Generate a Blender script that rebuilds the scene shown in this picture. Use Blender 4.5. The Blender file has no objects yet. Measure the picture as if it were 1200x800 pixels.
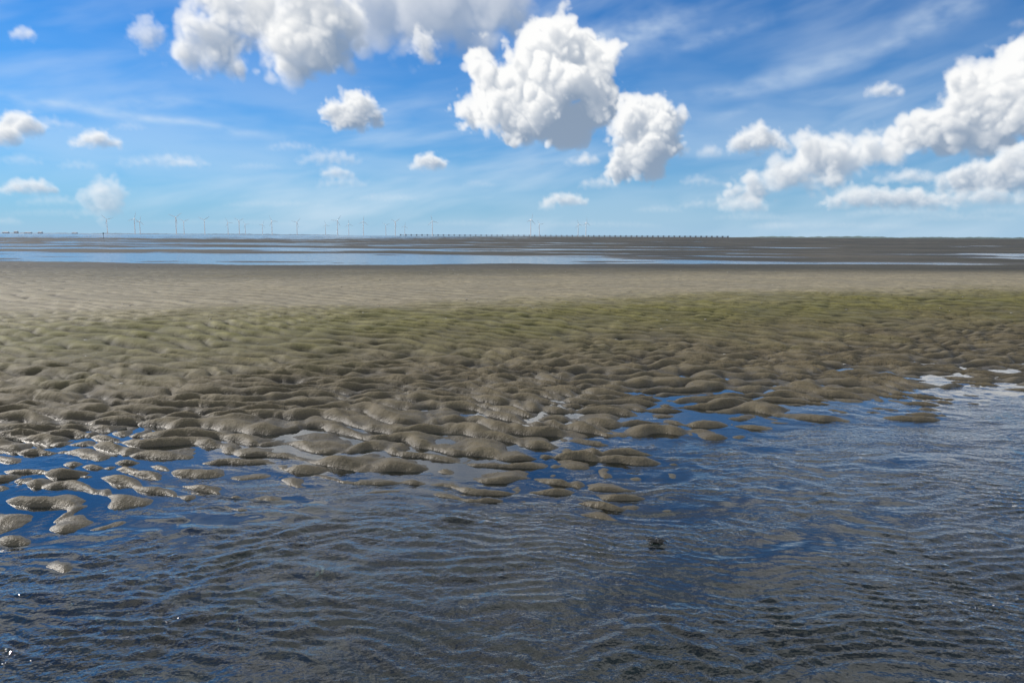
import bpy, math, time
import numpy as np
from mathutils import Matrix, Vector
T0=time.time()
F=867.0; PITCH=math.radians(8.1); CAMH=1.6
SUN_AZ=math.radians(-62); SUN_EL=math.radians(31)   # azimuth from +Y, positive to the right
rng=np.random.default_rng(7)
sc=bpy.context.scene
sc.view_settings.view_transform='Standard'
try: sc.view_settings.look='None'
except Exception: pass
sc.view_settings.exposure=0

# ---------------------------------------------------------------- helpers
def link(o): sc.collection.objects.link(o); return o
_perm=rng.permutation(4096)
_ga=rng.random(4096)*2*np.pi
_gx=np.cos(_ga).astype(np.float32); _gy=np.sin(_ga).astype(np.float32)
def noise(x,y,seed=0):
    x=np.asarray(x,np.float32)+seed*17.31; y=np.asarray(y,np.float32)+seed*5.77
    xi=np.floor(x).astype(np.int64); yi=np.floor(y).astype(np.int64)
    xf=x-xi; yf=y-yi
    u=xf*xf*xf*(xf*(xf*6-15)+10); v=yf*yf*yf*(yf*(yf*6-15)+10)
    def g(ix,iy,fx,fy):
        h=_perm[(_perm[ix&4095]+iy)&4095]
        return _gx[h]*fx+_gy[h]*fy
    a=g(xi,yi,xf,yf); b=g(xi+1,yi,xf-1,yf); c=g(xi,yi+1,xf,yf-1); d=g(xi+1,yi+1,xf-1,yf-1)
    return ((a+(b-a)*u)+((c+(d-c)*u)-(a+(b-a)*u))*v)*1.5
def fbm(x,y,o=4,seed=0):
    r=0;a=.5
    for i in range(o):
        r=r+a*noise(x*2**i,y*2**i,seed+i*3); a*=.5
    return r
def sstep(a,b,x):
    t=np.clip((x-a)/(b-a),0,1); return t*t*(3-2*t)
def grid_mesh(name,X,Y,Z,attrs={},colattrs={},flip=False):
    R,C=X.shape
    me=bpy.data.meshes.new(name)
    n=R*C
    co=np.stack([X,Y,Z],-1).reshape(-1,3).astype(np.float32)
    me.vertices.add(n); me.vertices.foreach_set('co',co.ravel())
    idx=np.arange(n,dtype=np.int32).reshape(R,C)
    q=np.stack([idx[:-1,:-1],idx[:-1,1:],idx[1:,1:],idx[1:,:-1]],-1).reshape(-1,4)
    if flip: q=q[:,::-1]
    f=len(q)
    me.loops.add(f*4); me.loops.foreach_set('vertex_index',np.ascontiguousarray(q).ravel())
    me.polygons.add(f); me.polygons.foreach_set('loop_start',np.arange(0,f*4,4,dtype=np.int32))
    me.update(calc_edges=True)
    me.polygons.foreach_set('use_smooth',np.ones(f,dtype=bool))
    for k,v in attrs.items():
        a=me.attributes.new(k,'FLOAT','POINT'); a.data.foreach_set('value',v.astype(np.float32).ravel())
    for k,v in colattrs.items():
        a=me.attributes.new(k,'FLOAT_COLOR','POINT'); a.data.foreach_set('color',v.astype(np.float32).ravel())
    return link(bpy.data.objects.new(name,me))
class NT:
    def __init__(s,name):
        s.m=bpy.data.materials.new(name); s.m.use_nodes=True; s.t=s.m.node_tree; s.t.nodes.clear()
    def n(s,typ,**kw):
        nd=s.t.nodes.new(typ)
        for k,v in kw.items(): setattr(nd,k,v)
        return nd
    def l(s,a,b): s.t.links.new(a,b)
    def math(s,op,a,b=None,c=None,clamp=False):
        nd=s.t.nodes.new('ShaderNodeMath'); nd.operation=op; nd.use_clamp=clamp
        for i,v in enumerate((a,b,c)):
            if v is None: continue
            if isinstance(v,(int,float)): nd.inputs[i].default_value=v
            else: s.l(v,nd.inputs[i])
        return nd.outputs[0]
    def mix(s,f,a,b,mode='MIX'):
        nd=s.t.nodes.new('ShaderNodeMix'); nd.data_type='RGBA'; nd.blend_type=mode
        for i,v in ((0,f),(6,a),(7,b)):
            if isinstance(v,(int,float)): nd.inputs[i].default_value=v
            elif isinstance(v,tuple): nd.inputs[i].default_value=(*v,1)
            else: s.l(v,nd.inputs[i])
        return nd.outputs[2]
    def ramp(s,f,stops):
        nd=s.t.nodes.new('ShaderNodeValToRGB'); cr=nd.color_ramp
        while len(cr.elements)<len(stops): cr.elements.new(.5)
        for e,(p,c) in zip(cr.elements,stops):
            e.position=p; e.color=(*c,1) if isinstance(c,tuple) else (c,c,c,1)
        s.l(f,nd.inputs[0]); return nd.outputs[0]
def simple_mat(name,col,rough=.7,var=.15,scale=1.0):
    t=NT(name); o=t.n('ShaderNodeOutputMaterial'); p=t.n('ShaderNodeBsdfPrincipled'); p.inputs['Roughness'].default_value=rough
    tc=t.n('ShaderNodeTexCoord'); nz=t.n('ShaderNodeTexNoise'); nz.inputs['Scale'].default_value=scale
    t.l(tc.outputs['Object'],nz.inputs['Vector'])
    c=t.ramp(nz.outputs[0],[(.3,tuple(v*(1-var) for v in col)),(.7,tuple(min(1,v*(1+var)) for v in col))])
    t.l(c,p.inputs['Base Color']); t.l(p.outputs[0],o.inputs[0]); return t.m
def px2dir(px,py):
    x=(px-600)/F; y=(400-py)/F
    d=np.array([x,math.cos(PITCH)+y*math.sin(PITCH),-math.sin(PITCH)+y*math.cos(PITCH)])
    return d/np.linalg.norm(d)
def px2ae(px,py):
    d=px2dir(px,py); return math.degrees(math.atan2(d[0],d[1])),math.degrees(math.asin(d[2]))

# ---------------------------------------------------------------- world + sun
w=bpy.data.worlds.new("World"); sc.world=w; w.use_nodes=True
nt=w.node_tree; nt.nodes.clear()
sky=nt.nodes.new('ShaderNodeTexSky'); sky.sky_type='NISHITA'; sky.sun_disc=False
sky.sun_elevation=SUN_EL; sky.sun_rotation=SUN_AZ
sky.air_density=1.0; sky.dust_density=0.1; sky.ozone_density=2.0
hs=nt.nodes.new('ShaderNodeMix'); hs.data_type='RGBA'; hs.blend_type='MULTIPLY'; hs.inputs[0].default_value=1; hs.inputs[7].default_value=(.10,.53,1.02,1)
bg=nt.nodes.new('ShaderNodeBackground'); bg.inputs[1].default_value=0.105
wo=nt.nodes.new('ShaderNodeOutputWorld')
nt.links.new(sky.outputs[0],hs.inputs[6]); nt.links.new(hs.outputs[2],bg.inputs[0]); nt.links.new(bg.outputs[0],wo.inputs[0])
sd=bpy.data.lights.new('sun','SUN'); sd.energy=5.0; sd.angle=math.radians(.5); sd.color=(1,.93,.84)
so=link(bpy.data.objects.new('sun',sd))
sv=Vector((math.sin(SUN_AZ)*math.cos(SUN_EL),math.cos(SUN_AZ)*math.cos(SUN_EL),math.sin(SUN_EL)))
so.rotation_euler=sv.to_track_quat('Z','Y').to_euler(); so.location=sv*50

# ---------------------------------------------------------------- clouds
U=0.08
AZ0,AZ1,EL0,EL1=-56.,56.,-0.4,36.
NX=int((AZ1-AZ0)/U)+1; NZ=int((EL1-EL0)/U)+1
pan=np.zeros((NZ,NX,4),np.float32)   # premultiplied rgb + alpha
def good(n):
    while True:
        m=n
        for p in (2,3,5):
            while m%p==0: m//=p
        if m==1: return n
        n+=1
def shift2(a,dy,dx):
    """sub-pixel shift with zero fill"""
    for ax,d in ((0,dy),(1,dx)):
        i=int(math.floor(d)); f=d-i
        def sh(k):
            b=np.roll(a,k,ax)
            if k>0: b[(slice(0,k),) if ax==0 else (slice(None),slice(0,k))]=0
            elif k<0: b[(slice(k,None),) if ax==0 else (slice(None),slice(k,None))]=0
            return b
        a=(1-f)*sh(i)+f*sh(i+1) if f>1e-3 else sh(i)
    return a
def cloud(lobes,seed,dens=1.0,edge=2.8,amp=1.0,lit=1.0,flat=True,fade=1.0,rough=.42,sg_=.20,slm=1.25):
    r=np.random.default_rng(seed)
    L=[]
    for (px,py,rp) in lobes:
        az,el=px2ae(px,py); a2,e2=px2ae(px+1,py); a3,e3=px2ae(px,py-1)
        k=math.sqrt(abs(a2-az)*abs(e3-el)); L.append((az/U,el/U,rp*k/U))
    L=np.array(L); rm=L[:,2].max(); pad=rm*.45+6
    x0=int((L[:,0]-L[:,2]).min()-pad); nx=good(int((L[:,0]+L[:,2]).max()+pad)-x0)
    z0=int((L[:,1]-L[:,2]).min()-pad); nz_=good(int((L[:,1]+L[:,2]).max()+pad)-z0)
    hd=int(rm*1.25+pad); ny=good(2*hd)
    xs=np.arange(x0,x0+nx,dtype=np.float32); zs=np.arange(z0,z0+nz_,dtype=np.float32); ys=np.arange(ny,dtype=np.float32)-ny/2
    shape=(nz_,ny,nx)
    acc=np.zeros(shape,np.float32); kk=3.0/rm*2
    for (lx,lz,lr) in L:
        oy=r.uniform(-.5,.5)*(rm-lr*.5)
        d=np.sqrt((xs[None,None,:]-lx)**2+((zs[:,None,None]-lz)*1.05)**2+((ys[None,:,None]-oy))**2)
        acc+=np.exp(kk*(lr-d))
    sdf=np.log(acc+1e-9)/kk
    # isotropic billows: band-passed white noise, octave by octave
    W=np.fft.rfftn(r.standard_normal(shape).astype(np.float32))
    kz=np.fft.fftfreq(nz_)[:,None,None]; ky=np.fft.fftfreq(ny)[None,:,None]; kx=np.fft.rfftfreq(nx)[None,None,:]
    lk=np.log2(np.sqrt(kz**2+ky**2+kx**2)+1e-6).astype(np.float32)
    P=rm*1.3; a=amp*rm*.24; k=0; disp=np.zeros(shape,np.float32)
    while P>3.2 and k<6:
        nn=np.fft.irfftn(W*np.exp(-((lk+math.log2(P))/.42)**2),s=shape,axes=(0,1,2)).astype(np.float32)
        nn/=nn.std()+1e-9
        if k==0: disp+=a*.5*nn
        else: disp+=a*(np.abs(nn)-.75)
        P*=.55; a*=rough*1.12; k+=1
    del W
    sdf+=disp
    if flat:
        base=(L[:,1]-L[:,2]*.75).min()
        sdf=np.minimum(sdf,(zs[:,None,None]-base)*.7+disp*.5)
    D=(np.clip(sdf/(edge*2)+.3,0,1)**1.3*dens).astype(np.float32)
    D[:,:,:2]=0; D[:,:,-2:]=0; D[:2]=0; D[-2:]=0; D[:,:2]=0; D[:,-2:]=0
    sx,sy,sz=-.60,-.34,.66
    tau=np.zeros_like(D); cur=np.zeros(shape[1:],np.float32)
    sl=.24*38/max(rm,14)/sz*slm
    for zi in range(nz_-1,-1,-1):
        cur=shift2(cur,-sy/sz,-sx/sz)
        tau[zi]=cur+D[zi]*sl*.5
        cur=cur+D[zi]*sl
    hf=np.clip((zs-z0-pad)/(nz_-2*pad),0,1)[:,None,None]
    lum=.46*np.exp(-tau*.7)+.42*np.exp(-tau*.11)
    lum=lum+.20*hf
    sg=D*sg_
    cs=np.cumsum(sg,axis=1)
    wgt=np.exp(-(cs-sg))*(1-np.exp(-sg))
    A=wgt.sum(1); Lm=(wgt*lum).sum(1)/np.maximum(A,1e-5)
    A=np.clip(A,0,1)
    Lm=np.clip(Lm*lit,0,1.1)
    sh=np.array([.25,.33,.45],np.float32); li=np.array([1.0,1.0,.99],np.float32)
    t=np.clip((Lm-.14)/.52,0,1)[...,None]
    col=sh*(1-t)+li*t
    elv=(zs*U)[:,None,None]
    hz=np.clip(np.exp(-np.maximum(elv,0)/3.0)*.5,0,1)
    col=col*(1-hz)+np.array([.50,.63,.78],np.float32)*hz
    A=A*fade*(1-.3*hz[...,0])
    ix0=int(x0-AZ0/U); iz0=int(z0-EL0/U)
    a0=max(0,ix0);a1=min(NX,ix0+nx); b0=max(0,iz0); b1=min(NZ,iz0+nz_)
    if a1<=a0 or b1<=b0: return
    A=A[b0-iz0:b1-iz0,a0-ix0:a1-ix0,None]; col=col[b0-iz0:b1-iz0,a0-ix0:a1-ix0]
    P_=pan[b0:b1,a0:a1]
    P_[...,:3]=P_[...,:3]*(1-A)+col*A; P_[...,3:]=P_[...,3:]*(1-A)+A
def puff(px,py,wd,ht,seed,**kw):
    r=np.random.default_rng(seed*13+5); n=max(4,int(wd/ht*3.2))
    lb=[]
    for i in range(n):
        t=(i+.5)/n*2-1; env=math.sqrt(max(0,1-t*t*.9))
        rr=ht*.5*env*r.uniform(.55,.95)
        lb.append((px+t*(wd*.5-rr*.7),py+ht*.42-rr*1.05-r.uniform(0,.5)*max(0,ht*env-2*rr),rr))
    cloud(lb,seed,**kw)
faint=dict(dens=.35,edge=3,amp=1.4,lit=.9,flat=False,fade=.75)
for i,(a,b,c,d) in enumerate([(190,190,110,18),(385,186,80,20),(400,214,64,15),(60,148,70,16),(120,236,50,50),(60,238,90,14),
        (170,42,26,44),(300,196,60,8),(700,262,150,8),(260,262,200,7),(980,262,200,8),(540,262,120,7),(830,238,80,12),(770,244,60,9),
        (905,262,60,9),(450,232,80,9),(320,240,120,8),(1130,252,120,10),(675,188,34,16),(1060,246,140,12),(880,252,90,9),(60,252,120,9),(340,172,60,12),
        (20,190,60,14),(90,196,50,12),(150,150,40,10),(820,210,50,14),(1180,244,90,12),(560,215,40,8)]):
    puff(a,b,c,d,100+i,**faint)
cloud([(440,8,46),(500,-6,60),(560,0,50),(600,14,26),(480,28,26),(540,34,18)],31,dens=.3,edge=8,amp=1.25,lit=.62,flat=False,fade=.85)
cloud([(350,34,44),(330,62,28),(378,52,32),(345,78,18),(312,20,26),(395,25,24),(360,0,40)],11,amp=1.25,dens=.5,edge=5,slm=1.6)
cloud([(232,62,26),(258,48,30),(228,34,22),(280,16,30),(250,5,30),(268,76,16),(215,70,14),(300,0,26)],12,amp=1.35,dens=.42,edge=5,slm=1.6)
cloud([(494,52,14),(502,66,11),(488,42,9)],13,dens=.4,amp=1.3,lit=.9)
# main cumulus
cloud([(598,110,36),(640,100,46),(682,88,33),(652,58,32),(634,36,20),(704,104,20),(668,138,28),(618,146,24),(564,126,24),(576,96,22),(556,134,14),(702,74,18),(556,66,10),(570,78,12),(646,152,22),(690,60,16),(618,60,14),(700,132,16)],24,amp=.95,edge=3,sg_=.20,slm=1.15,rough=.46)
cloud([(744,142,28),(764,160,30),(736,182,22),(776,134,18),(758,190,20),(728,202,14),(785,166,12),(735,122,14)],22,amp=1.0,edge=3.2,sg_=.20,slm=1.3,rough=.46)
puff(662,232,56,22,23); puff(688,186,28,16,24,dens=.6); puff(640,240,20,14,25,dens=.5); puff(700,214,50,16,29,dens=.45,fade=.85)
cloud([(398,136,18),(420,126,18),(412,140,16),(438,138,12),(386,130,10),(410,118,11)],27,amp=1.15,edge=3.2,slm=1.3)
puff(500,190,46,24,27); puff(395,202,44,20,28,dens=.6,lit=.85)
puff(110,166,66,24,40); puff(22,150,60,40,41,dens=.9); puff(4,162,44,32,42); puff(30,222,78,22,43); puff(24,42,34,20,44,dens=.6); puff(6,262,40,10,45,dens=.5)
puff(214,192,36,12,46,dens=.6); puff(115,224,26,16,47,dens=.5)
# right bank
cloud([(1190,98,42),(1150,116,40),(1112,138,32),(1076,156,22),(1168,146,28),(1215,120,46),(1138,88,22),(1206,74,26),(1128,158,18),(1050,166,16),(1230,90,50)],51,amp=1.05,edge=3.6,sg_=.18,slm=1.3,rough=.44)
cloud([(958,184,28),(930,198,22),(988,182,24),(945,170,17),(905,206,18),(1015,170,20),(880,216,15),(975,200,18),(862,224,11),(1036,180,16)],52,amp=1.15,dens=.55,edge=4.2,slm=1.4)
puff(888,162,80,44,53,dens=.7); puff(1035,103,50,20,54,dens=.7); puff(830,176,34,20,55,dens=.4,fade=.8)
puff(1040,230,170,30,56,dens=.8,slm=1.5); puff(1160,206,140,50,57,dens=.8,slm=1.5); puff(1190,186,70,44,58,dens=.7); puff(870,238,64,22,59,dens=.5)
puff(1000,222,50,20,60,dens=.5); puff(1150,228,150,26,61,dens=.6,lit=.9); puff(1195,24,30,14,62,dens=.35,fade=.7); puff(1065,205,90,20,63,dens=.5)
print('clouds',time.time()-T0)
def sky_field(AZ,EL):
    """thin cirrus alpha for any direction (degrees)"""
    a=AZ.astype(np.float32); e=EL.astype(np.float32)
    wv=fbm(a/22,e/14,2,2)*2.2
    u=(a*.93+e*.36)/13; v=(e*.93-a*.20+wv)/2.6
    c=fbm(u,v,5,5)*.5+.5
    m=sstep(.25,.8,fbm(a/26,e/12,2,9)*.8+.55)
    ci=sstep(.33,.92,c)*m*.58
    ci=np.maximum(ci,.26*sstep(.30,.9,fbm(a/18,e/4.2,5,21)+.55)*np.exp(-((e-6)/6)**2))
    def trail(a0,e0,a1,e1,wd,al):
        t=np.clip(((a-a0)*(a1-a0)+(e-e0)*(e1-e0))/((a1-a0)**2+(e1-e0)**2),0,1)
        d=np.hypot(a-a0-(a1-a0)*t,e-e0-(e1-e0)*t+.25*noise(a/3,e/3,4))
        return al*np.exp(-(d/wd)**2)*np.clip(.6+.7*fbm(a/1.6,e/.8,3,8),0,1)*np.sin(np.pi*np.clip(t,.02,.98))**.5
    T=[(-60,104,330,162,.28,.5),(660,62,820,16,1.1,.5),(800,118,1010,66,.6,.34),(1040,40,1160,-8,1.0,.45),(560,40,760,60,1.4,.2),(-20,130,260,118,.5,.3),(780,60,900,20,.5,.3),(960,70,1100,30,.4,.25),(820,140,900,120,.4,.2)]
    k=1-ci
    for (x0_,y0_,x1_,y1_,wd,al) in T: k=k*(1-trail(*px2ae(x0_,y0_),*px2ae(x1_,y1_),wd,al))
    return np.clip(1-k,0,.65)
az=np.concatenate([np.arange(-180,AZ0,1.0),AZ0+U*np.arange(NX),np.arange(AZ1+1,180.5,1.0)])
nel=int((23-EL0)/U); el=np.concatenate([[-3.,-1.5],EL0+U*np.arange(nel),np.arange(EL0+U*nel+.2,36,.3),np.arange(36.5,90.1,1.5)])
AZ,EL=np.meshgrid(az,el)
ci=sky_field(AZ,EL)
fx=(AZ-AZ0)/U; fz=(EL-EL0)/U
inside=(fx>=-.01)&(fx<=NX-.99)&(fz>=-.01)&(fz<=NZ-1)
ii=np.clip(np.round(fx).astype(int),0,NX-1); jj=np.clip(np.round(fz).astype(int),0,NZ-1)
S=pan[jj,ii]*inside[...,None]
elr=np.radians(np.clip(EL,4,90)); rr=1/np.tan(elr); cx=rr*np.sin(np.radians(AZ)); cy=rr*np.cos(np.radians(AZ))
cf=fbm(cx*1.6,cy*1.6,6,31)
above=np.maximum(sstep(18.5,23,EL),sstep(45,60,np.abs(AZ))*sstep(1,6,EL))
sunang=np.cos(np.radians(EL))*np.cos(np.radians(AZ)-SUN_AZ)*math.cos(SUN_EL)+np.sin(np.radians(EL))*math.sin(SUN_EL)
above=above*(1-sstep(.95,.985,sunang))
ca=(.14+.84*sstep(-.18,.12,cf))*above*.95  # out-of-view clouds and pale veil, added to whiten the water's reflections
sh2=sstep(.15,.5,fbm(cx*1.6+.12,cy*1.6,6,31))
cc=np.stack([.97-.35*sh2,.99-.34*sh2,1.0-.30*sh2],-1)
cir=np.array([.74,.85,.95])
rgb=cir*ci[...,None]; al=ci.copy()
rgb=rgb*(1-ca[...,None])+cc*ca[...,None]; al=al*(1-ca)+ca
# milky air low over the horizon (behind the clouds)
hz=np.exp(-np.maximum(EL,0)/5.8)*.90
hc=np.array([.38,.57,.77])
rgb=rgb+(1-al)[...,None]*hz[...,None]*hc; al=1-(1-al)*(1-hz)
rgb=rgb*(1-S[...,3:])+S[...,:3]; al=al*(1-S[...,3])+S[...,3]
out=np.concatenate([rgb/np.maximum(al,1e-4)[...,None],al[...,None]],-1)
RD=26000.
ca_,sa_=np.cos(np.radians(EL)),np.sin(np.radians(EL))
dome=grid_mesh('sky',RD*ca_*np.sin(np.radians(AZ)),RD*ca_*np.cos(np.radians(AZ)),RD*sa_,colattrs={'cloud':out},flip=True)
t=NT('sky_clouds'); o=t.n('ShaderNodeOutputMaterial'); at=t.n('ShaderNodeAttribute',attribute_name='cloud')
em=t.n('ShaderNodeEmission'); tr=t.n('ShaderNodeBsdfTransparent'); mx=t.n('ShaderNodeMixShader')
t.l(at.outputs['Color'],em.inputs[0]); t.l(at.outputs['Alpha'],mx.inputs[0]); t.l(tr.outputs[0],mx.inputs[1]); t.l(em.outputs[0],mx.inputs[2]); t.l(mx.outputs[0],o.inputs[0])
try: t.m.cycles.emission_sampling='NONE'
except Exception as e: print(e)
dome.data.materials.append(t.m)
print('dome',time.time()-T0)

# ---------------------------------------------------------------- terrain
ys=[-80,-50,-30,-18,-10,-5,-2,-.5,.4,1.0]
y=1.2
while y<70: ys.append(y); y+=max(.011,.0036*y)
while y<24000: ys.append(y); y+=.011*y
ys.append(30000.)
ys=np.array(ys)
nu=1050
uin=np.linspace(-1,1,nu); ot=np.linspace(0,1,20)[1:]
wy=4+.82*np.maximum(ys,0)
xin=uin[None,:]*wy[:,None]
xo=wy[:,None]+ (ot**3)[None,:]*30000
X=np.concatenate([-xo[:,::-1],xin,xo],1); Y=np.repeat(ys[:,None],X.shape[1],1)
near=ys<75; nr=int(near.sum())
def terrain(X,Y):
    wp=fbm(X/3.1,Y/3.1,3,1)*1.3+fbm(X/.9,Y/.9,2,14)*.6
    s=-.39*X+.92*Y
    s=np.where(X>9,s+(X-9)*.25,s); s=np.where(X<-9,s+(X+9)*.25,s)
    # a tongue of sand reaching into the channel
    s=s+.75*np.exp(-((X+.3)/2.0)**2-((Y-5.4)/1.5)**2)-.35*np.exp(-((X+3.4)/1.1)**2-((Y-5.2)/1.2)**2)
    sw=s+wp*np.clip(1-(s-14)/30,0.2,1)
    base=np.interp(sw,[-60,0,2.0,3.4,4.2,4.7,5.6,6.6,7.6,8.6,10,12.2,13.6,18,28,36,44],[-1.2,-.40,-.24,-.12,-.065,-.036,-.010,.008,.030,.065,.135,.26,.30,.325,.27,.15,.03])
    # far flats
    fn=fbm(X/60,Y/15,4,40)*.24+fbm(X/11,Y/5,4,44)*.17
    px=X/np.maximum(Y,1)
    bias=np.interp(Y,[30,40,50,66,84,100,150,220,300,420,700,2000,9000],[.05,.038,.006,-.005,.012,.032,.045,.055,.05,.02,.0,-.03,-.05])
    bias=bias+np.clip((px-.02)*.08,-.02,.03)+ np.where(Y>280,np.clip((px+.05)*.3,-.06,.25),0)
    far=fn*np.clip(Y/60,.4,1.0)+bias
    k=sstep(26,46,Y)
    h=base*(1-k)+far*k
    wx=.18*noise(X/.7,Y/.7,50)+.5*noise(X/3,Y/3,51)+.04*noise(X/.25,Y/.25,55); wyy=.15*noise(X/.6,Y/.6,52)+.45*noise(X/2.6,Y/2.6,53)+.04*noise(X/.22,Y/.22,56)
    def bil(lam,ang,ws=1.0,sk=.6):
        # rounded crest, sharp trough, steep lee face towards the channel
        ph=2*np.pi*((X+wx*ws)*math.cos(ang)+(Y+wyy*ws)*math.sin(ang))/lam
        ph=ph-sk*np.cos(ph)+.25*np.sin(ph); return np.sqrt(np.sin(ph*.5)**2+.003)
    b1=bil(.26,math.radians(78),1.25,.6); b2=bil(.50,math.radians(150),1.3,.2); b3=bil(.56,math.radians(24),1.2,.2)
    big=noise(X/.80,Y/.5,63); mid=noise(X/.30,Y/.14,60)
    lump=b1*(.84+.54*np.minimum(b2,b3+.1))+.26*mid+.46*big-.66
    lump=lump+.08*noise(X/.10,Y/.07,61)+.04*noise(X/.045,Y/.045,62)
    gate=np.clip(.85+.7*noise(X/1.1,Y/.6,65),.25,1.3)
    rid=(bil(.32,math.radians(66),.9,.6)-.6)*gate*1.5+.30*noise(X/.36,Y/.22,66)+.30*(b2-.6)
    pl=(bil(.46,math.radians(54),.7,.5)-.6)*1.5*np.clip(.75+.7*noise(X/1.8,Y/1.4,67),.15,1.3)+.3*noise(X/.5,Y/.5,68)
    zl=sstep(1.2,4.2,sw)*(1-sstep(7.5,10.5,sw))
    zr=sstep(7.0,9.5,sw)*(1-sstep(12.5,16,sw))
    zp=sstep(12.5,15.5,sw)*(1-sstep(34,50,Y))
    rip=zl*lump*.072+zr*rid*.050+zp*pl*.028
    return h+rip,sw,rip
Zt=np.zeros_like(X); SW=np.zeros_like(X); RP=np.zeros_like(X)
h,s_,r_=terrain(X[:nr],Y[:nr]); Zt[:nr]=h; SW[:nr]=s_; RP[:nr]=r_
h,s_,r_=terrain(X[nr:],Y[nr:]); Zt[nr:]=h; SW[nr:]=s_; RP[nr:]=r_*0
FARK=sstep(23,36,Y)
ter=grid_mesh('tidal_sand_flat',X,Y,Zt,attrs={'sw':SW,'rip':RP,'fark':FARK})
print('terrain',time.time()-T0,X.size)
t=NT('wet_rippled_sand'); o=t.n('ShaderNodeOutputMaterial'); p=t.n('ShaderNodeBsdfPrincipled')
geo=t.n('ShaderNodeNewGeometry'); sep=t.n('ShaderNodeSeparateXYZ'); t.l(geo.outputs['Position'],sep.inputs[0])
A=lambda n:t.n('ShaderNodeAttribute',attribute_name=n).outputs['Fac']
def nz(scale,detail=4,rough=.55,vec=None):
    n_=t.n('ShaderNodeTexNoise'); n_.inputs['Scale'].default_value=scale; n_.inputs['Detail'].default_value=detail; n_.inputs['Roughness'].default_value=rough
    t.l(vec or geo.outputs['Position'],n_.inputs['Vector']); return n_.outputs[0]
n1=nz(.7,3); n2=nz(6,3,.6); n3=nz(110,1,.6)
sww=t.math('ADD',A('sw'),t.math('MULTIPLY',t.math('SUBTRACT',n1,.5),4.0))
f=t.math('DIVIDE',sww,40,clamp=True)
col=t.ramp(f,[(0,(.036,.044,.036)),(.075,(.052,.054,.038)),(.12,(.070,.057,.034)),(.20,(.082,.067,.038)),(.24,(.090,.077,.033)),(.29,(.105,.096,.028)),(.325,(.135,.120,.055)),(.37,(.225,.195,.128)),(.50,(.215,.187,.123)),(.64,(.110,.098,.060))])
fcol=t.ramp(nz(.05,4),[(.35,(.030,.029,.021)),(.5,(.050,.047,.033)),(.68,(.095,.083,.060))])
col=t.mix(A('fark'),col,fcol)
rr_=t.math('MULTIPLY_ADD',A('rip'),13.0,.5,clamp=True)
col=t.mix(1.0,col,t.ramp(rr_,[(.08,.34),(.5,.90),(.95,1.5)]),'MULTIPLY')  # trough shade and crest light painted into the sand colour for ripple contrast
col=t.mix(1.0,col,t.ramp(n2,[(.3,.78),(.7,1.2)]),'MULTIPLY')
col=t.mix(.6,col,t.ramp(n3,[(.3,.65),(.7,1.3)]),'MULTIPLY')
wet=t.math('SUBTRACT',1.0,t.math('MULTIPLY',sep.outputs[2],20.0,clamp=True),clamp=True)
col=t.mix(t.math('MULTIPLY',wet,.25),col,(.045,.041,.031))
t.l(col,p.inputs['Base Color'])
ro=t.math('SUBTRACT',.76,t.math('MULTIPLY',wet,.34)); t.l(ro,p.inputs['Roughness'])
p.inputs['Specular IOR Level'].default_value=.36
b1=t.n('ShaderNodeBump'); b1.inputs['Strength'].default_value=.7; b1.inputs['Distance'].default_value=.014
hh=t.math('ADD',t.math('MULTIPLY',nz(28,3,.65),1.0),t.math('MULTIPLY',n3,.3)); t.l(hh,b1.inputs['Height'])
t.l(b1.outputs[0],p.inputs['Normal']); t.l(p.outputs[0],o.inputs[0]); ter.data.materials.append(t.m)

# ---------------------------------------------------------------- water
cut=int((ys<24000).sum())
Zw=np.zeros_like(X)
m=int((ys<40).sum()); Xn=X[:m].astype(np.float32); Yn=Y[:m].astype(np.float32)
dep=-Zt[:m]
r2=np.random.default_rng(3)
wxn=Xn+.25*noise(Xn/1.3,Yn/1.3,70)+.08*noise(Xn/.4,Yn/.4,73); wyn=Yn+.25*noise(Xn/1.3,Yn/1.3,71)+.08*noise(Xn/.4,Yn/.4,74)
def band(lo,hi,n,slope,mean,spread):
    out_=np.zeros_like(Xn)
    for i in range(n):
        lam=lo*(hi/lo)**r2.random(); th=math.radians(mean+r2.normal()*spread)
        k=2*math.pi/lam; a=slope/k/math.sqrt(n/2)
        wt=np.clip(lam/(np.maximum(.011,.0036*np.abs(Yn))*3)-1,0,1)
        out_+=a*wt*np.sin(k*(wxn*math.cos(th)+wyn*math.sin(th))+r2.random()*6.28)
    return out_
# ruffled and slick patches drawn out along the current
ru=Xn*.92+Yn*.38; rv=-Xn*.38+Yn*.92
g1=np.clip(.78+1.5*fbm(ru/1.9,rv/.55,4,80),.15,1.7); g2=np.clip(.7+1.1*fbm(Xn/2.3,Yn/1.6,2,84),.15,1.5)
hw=band(.04,.10,30,.22,78,30)*g1+band(.12,.30,18,.085,95,34)*g2+band(.35,.9,8,.028,110,35)
calm=sstep(-.005,.06,dep+.02*fbm(Xn/.5,Yn/.5,2,88))*(.08+.92*(1-sstep(4.4,5.6,SW[:m])))
Zw[:m]=hw*calm
wat=grid_mesh('water',X[:cut],Y[:cut],Zw[:cut],attrs={'calm':np.concatenate([calm*np.clip(g1*1.1,.2,1.4),np.ones((cut-m,X.shape[1]))*.6])})
t=NT('shallow_sea_water'); o=t.n('ShaderNodeOutputMaterial')
geo=t.n('ShaderNodeNewGeometry'); mp=t.n('ShaderNodeMapping'); mp.inputs['Scale'].default_value=(.75,1.0,1); mp.inputs['Rotation'].default_value=(0,0,math.radians(-12))
t.l(geo.outputs['Position'],mp.inputs['Vector'])
w1=nz(26,2,.55,mp.outputs[0]); w2=nz(2.2,2,.6,mp.outputs[0])
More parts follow.
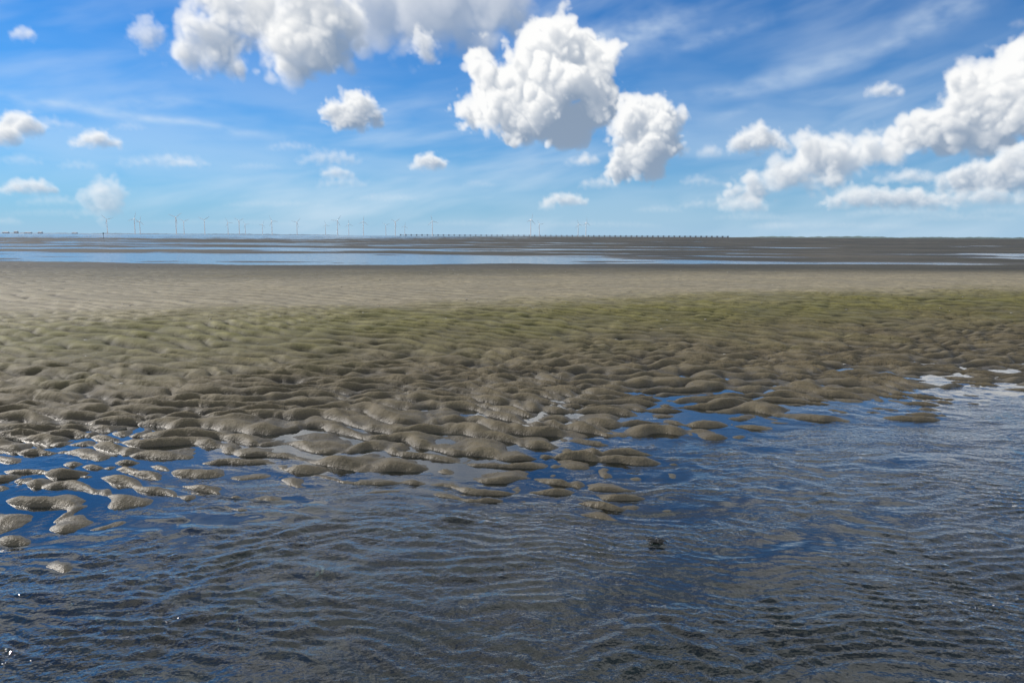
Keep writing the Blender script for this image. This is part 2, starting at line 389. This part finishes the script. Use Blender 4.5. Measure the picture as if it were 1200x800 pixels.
sepw=t.n('ShaderNodeSeparateXYZ'); t.l(geo.outputs['Position'],sepw.inputs[0])
fk=t.math('MULTIPLY_ADD',sepw.outputs[1],.04,-1.0,clamp=True)
hgt=t.math('ADD',w1,t.math('MULTIPLY',t.math('MULTIPLY',w2,fk),16.0))
bp=t.n('ShaderNodeBump'); bp.inputs['Distance'].default_value=.014; t.l(hgt,bp.inputs['Height'])
t.l(t.math('MULTIPLY_ADD',t.n('ShaderNodeAttribute',attribute_name='calm').outputs['Fac'],.65,.02),bp.inputs['Strength'])
rgh=t.math('MULTIPLY_ADD',fk,.10,.03)
fr=t.n('ShaderNodeFresnel'); fr.inputs['IOR'].default_value=1.40; t.l(bp.outputs[0],fr.inputs['Normal'])
gl=t.n('ShaderNodeBsdfGlossy'); t.l(rgh,gl.inputs['Roughness']); t.l(bp.outputs[0],gl.inputs['Normal'])
tr=t.n('ShaderNodeBsdfTransparent'); tr.inputs[0].default_value=(.54,.68,.66,1)
mx=t.n('ShaderNodeMixShader'); t.l(t.math('MULTIPLY',fr.outputs[0],1.8,clamp=True),mx.inputs[0]); t.l(tr.outputs[0],mx.inputs[1]); t.l(gl.outputs[0],mx.inputs[2]); t.l(mx.outputs[0],o.inputs[0])
wat.data.materials.append(t.m)
print('water',time.time()-T0)

# ---------------------------------------------------------------- small mesh tools
class MB:
    def __init__(s): s.v=[];s.f=[]
    def ring(s,pts): i=len(s.v); s.v+= [tuple(p) for p in pts]; return list(range(i,i+len(pts)))
    def bridge(s,a,b):
        n=len(a)
        for i in range(n): s.f.append((a[i],a[(i+1)%n],b[(i+1)%n],b[i]))
    def loft(s,rings):
        R=[s.ring(r) for r in rings]
        for a,b in zip(R,R[1:]): s.bridge(a,b)
        s.f.append(tuple(R[0][::-1])); s.f.append(tuple(R[-1]))
    def box(s,c,d):
        x,y,z=c; a,b,e=(q/2 for q in d)
        s.loft([[(x-a,y-b,z+k),(x+a,y-b,z+k),(x+a,y+b,z+k),(x-a,y+b,z+k)] for k in (-e,e)])
    def obj(s,name,mat,loc=(0,0,0),rz=0,smooth=False):
        me=bpy.data.meshes.new(name); me.from_pydata(s.v,[],s.f); me.update()
        if smooth: me.shade_smooth()
        me.materials.append(mat); ob=link(bpy.data.objects.new(name,me)); ob.location=loc; ob.rotation_euler=(0,0,rz); return ob
def circ(cx,cy,z,r,n=12): return [(cx+r*math.cos(2*math.pi*i/n),cy+r*math.sin(2*math.pi*i/n),z) for i in range(n)]
mturb=simple_mat('turbine_white_paint',(.80,.82,.84),.4,.03,.1)
def turbine(px,hub_px,rot,yaw):
    mb=MB(); H=88.
    mb.loft([circ(0,0,z,r) for z,r in ((-3,2.9),(20,2.6),(50,2.2),(H-1.5,1.6))])
    def rr(y,a,b): return [(a*math.cos(2*math.pi*i/12)*1.0,y,H+b*math.sin(2*math.pi*i/12)) for i in range(12)]
    mb.loft([rr(-5,1.8,1.8),rr(-4,2.3,2.3),rr(5,2.3,2.3),rr(8,1.6,1.8)])
    mb.loft([rr(-8.4,.3,.3),rr(-7.6,1.3,1.3),rr(-5.2,1.8,1.8)])
    for b in range(3):
        an=rot+b*2*math.pi/3; ca,sa=math.cos(an),math.sin(an)
        rings=[]
        for rad,ch,th,tw in ((1,1.6,1.5,.0),(6,1.8,1.2,.2),(11,3.0,.9,.25),(20,2.5,.6,.15),(30,1.7,.4,.08),(38,.7,.2,0)):
            pts=[]
            for i in range(8):
                q=2*math.pi*i/8; u_=ch/2*math.cos(q); v_=th/2*math.sin(q)
                uu=u_*math.cos(tw)-v_*math.sin(tw); vv=u_*math.sin(tw)+v_*math.cos(tw)
                pts.append((rad*sa+uu*ca,-6.8+vv,H+rad*ca-uu*sa))
            rings.append(pts)
        mb.loft(rings)
    D=H*F/hub_px
    mb.obj('wind_turbine',mturb,((px-600)/F*D,D,0),yaw)
for i,(px,hp) in enumerate([(130,17),(162,18),(168,15),(210,20),(219,15),(243,17),(270,14),(283,16),(290,12),(310,12),(321,16),(350,15),(383,12),(397,17),(410,13),(427,16),(453,12),(464,16),(475,11),(507,17),(621,19),(631,14),(676,14),(685,16)]):
    turbine(px,hp,rng.random()*2.1,math.radians(rng.uniform(10,45)))
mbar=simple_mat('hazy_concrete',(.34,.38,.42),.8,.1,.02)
mb=MB(); Db=7500.
def bx(px): return (px-600)/F*Db
x0,x1=bx(470),bx(850); n=62
for i in range(n):
    x=x0+(x1-x0)*i/(n-1); mb.box((x,Db,5),(9,30,14)); mb.box((x,Db,13.2),(16,22,2.4))
mb.box(((x0+x1)/2,Db,8),(x1-x0,14,4)); 
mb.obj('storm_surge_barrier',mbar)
def ridge(name,px0,px1,D,hmax,mat,seed,dpt=300):
    n=260; r=np.random.default_rng(seed); xs=np.linspace((px0-600)/F*D,(px1-600)/F*D,n)
    prof=np.array([0,.55,1,.7,0]); yy=np.array([-.5,-.25,0,.25,.5])*dpt
    e=np.clip(np.minimum(np.arange(n),np.arange(n)[::-1])/30,0,1)**.7
    hh=(hmax*(.62+.5*fbm(xs/350,xs*0,4,seed)+.25*noise(xs/40,xs*0,seed+1)))*e
    Xr=np.repeat(xs[None],5,0); Yr=np.repeat((yy+D)[:,None],n,1); Zr=prof[:,None]*np.maximum(hh,.5)[None]-2
    ob=grid_mesh(name,Xr,Yr,Zr); ob.data.materials.append(mat); return ob
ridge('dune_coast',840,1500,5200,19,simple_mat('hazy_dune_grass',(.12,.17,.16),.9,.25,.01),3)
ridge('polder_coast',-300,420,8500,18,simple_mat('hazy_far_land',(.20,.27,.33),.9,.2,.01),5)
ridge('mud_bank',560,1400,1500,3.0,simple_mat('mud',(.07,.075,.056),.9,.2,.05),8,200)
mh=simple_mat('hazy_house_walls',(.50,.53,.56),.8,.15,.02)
for px,wd,ht in ((12,60,14),(24,34,22),(38,70,12),(52,40,16),(92,50,12)):
    mb=MB(); D=8200.; a=wd/2
    mb.box((0,0,ht/2),(wd,30,ht))
    mb.loft([[(-a-2,-17,ht+.2),(a+2,-17,ht+.2),(a+2,17,ht+.2),(-a-2,17,ht+.2)],[(-a*.9,-1,ht+7),(a*.9,-1,ht+7),(a*.9,1,ht+7),(-a*.9,1,ht+7)]])
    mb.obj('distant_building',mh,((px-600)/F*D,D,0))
mb=MB(); mb.loft([circ(0,0,z,r,8) for z,r in ((-.5,.07),(2.0,.055),(2.05,.03))]); mb.loft([circ(0,0,z,r,8) for z,r in ((1.55,.02),(1.6,.2),(1.95,.2),(2.0,.02))])
mb.obj('marker_pole',simple_mat('tarred_wood',(.03,.03,.03)),((125-600)/F*250,250,0))
# seaweed clump floating in the shallows
mb=MB(); r=np.random.default_rng(5)
for k in range(16):
    a=r.uniform(0,6.28); L=r.uniform(.02,.05); wdt=r.uniform(.008,.014); bend=r.uniform(-1.5,1.5); pts=[]
    ox,oy=r.normal(0,.012),r.normal(0,.012)
    rings=[]
    for j in range(6):
        q=j/5; aa=a+bend*q; x_=ox+math.cos(aa)*L*q*1.2; y_=oy+math.sin(aa)*L*q*.7; z_=.004+.010*math.sin(q*3.1)+.003*r.random()
        ww=wdt*(1-.7*q); nx,ny=-math.sin(aa)*ww,math.cos(aa)*ww
        rings.append([(x_-nx,y_-ny,z_),(x_,y_,z_-.003),(x_+nx,y_+ny,z_),(x_,y_,z_+.003)])
    mb.loft(rings)
mb.obj('seaweed_clump',simple_mat('dark_seaweed',(.010,.010,.007),.35),(.78,3.72,.0),0,True)
mb=MB(); r=np.random.default_rng(11)
PX=r.uniform(-12,16,420); PY=r.uniform(7,30,420); HZ=terrain(PX[None],PY[None])[0][0]
for x_,y_,z_ in zip(PX,PY,HZ):
    if z_<.02: continue
    s=r.uniform(.006,.02); a=r.uniform(0,3); 
    rings=[]
    for zz,q in ((-.3,.5),(.1,1),(.45,.8),(.7,.25)):
        rings.append([(x_+s*q*(1+.25*math.sin(3*i+a))*math.cos(i*6.283/7)*1.3,y_+s*q*math.sin(i*6.283/7),z_+s*zz*.7) for i in range(7)])
    mb.loft(rings)
mb.obj('shells_and_pebbles',simple_mat('shell',(.30,.28,.24),.6,.6,9.0),(0,0,0),0,True)

# ---------------------------------------------------------------- camera
cd=bpy.data.cameras.new('camera'); cd.lens=26.0; cd.sensor_width=36; cd.clip_start=.05; cd.clip_end=80000
co=link(bpy.data.objects.new('camera',cd))
co.matrix_world=Matrix.Translation((0,0,CAMH))@Matrix.Rotation(math.radians(90)-PITCH,4,'X')@Matrix.Rotation(math.radians(.3),4,'Z')
sc.camera=co
print('done',time.time()-T0)
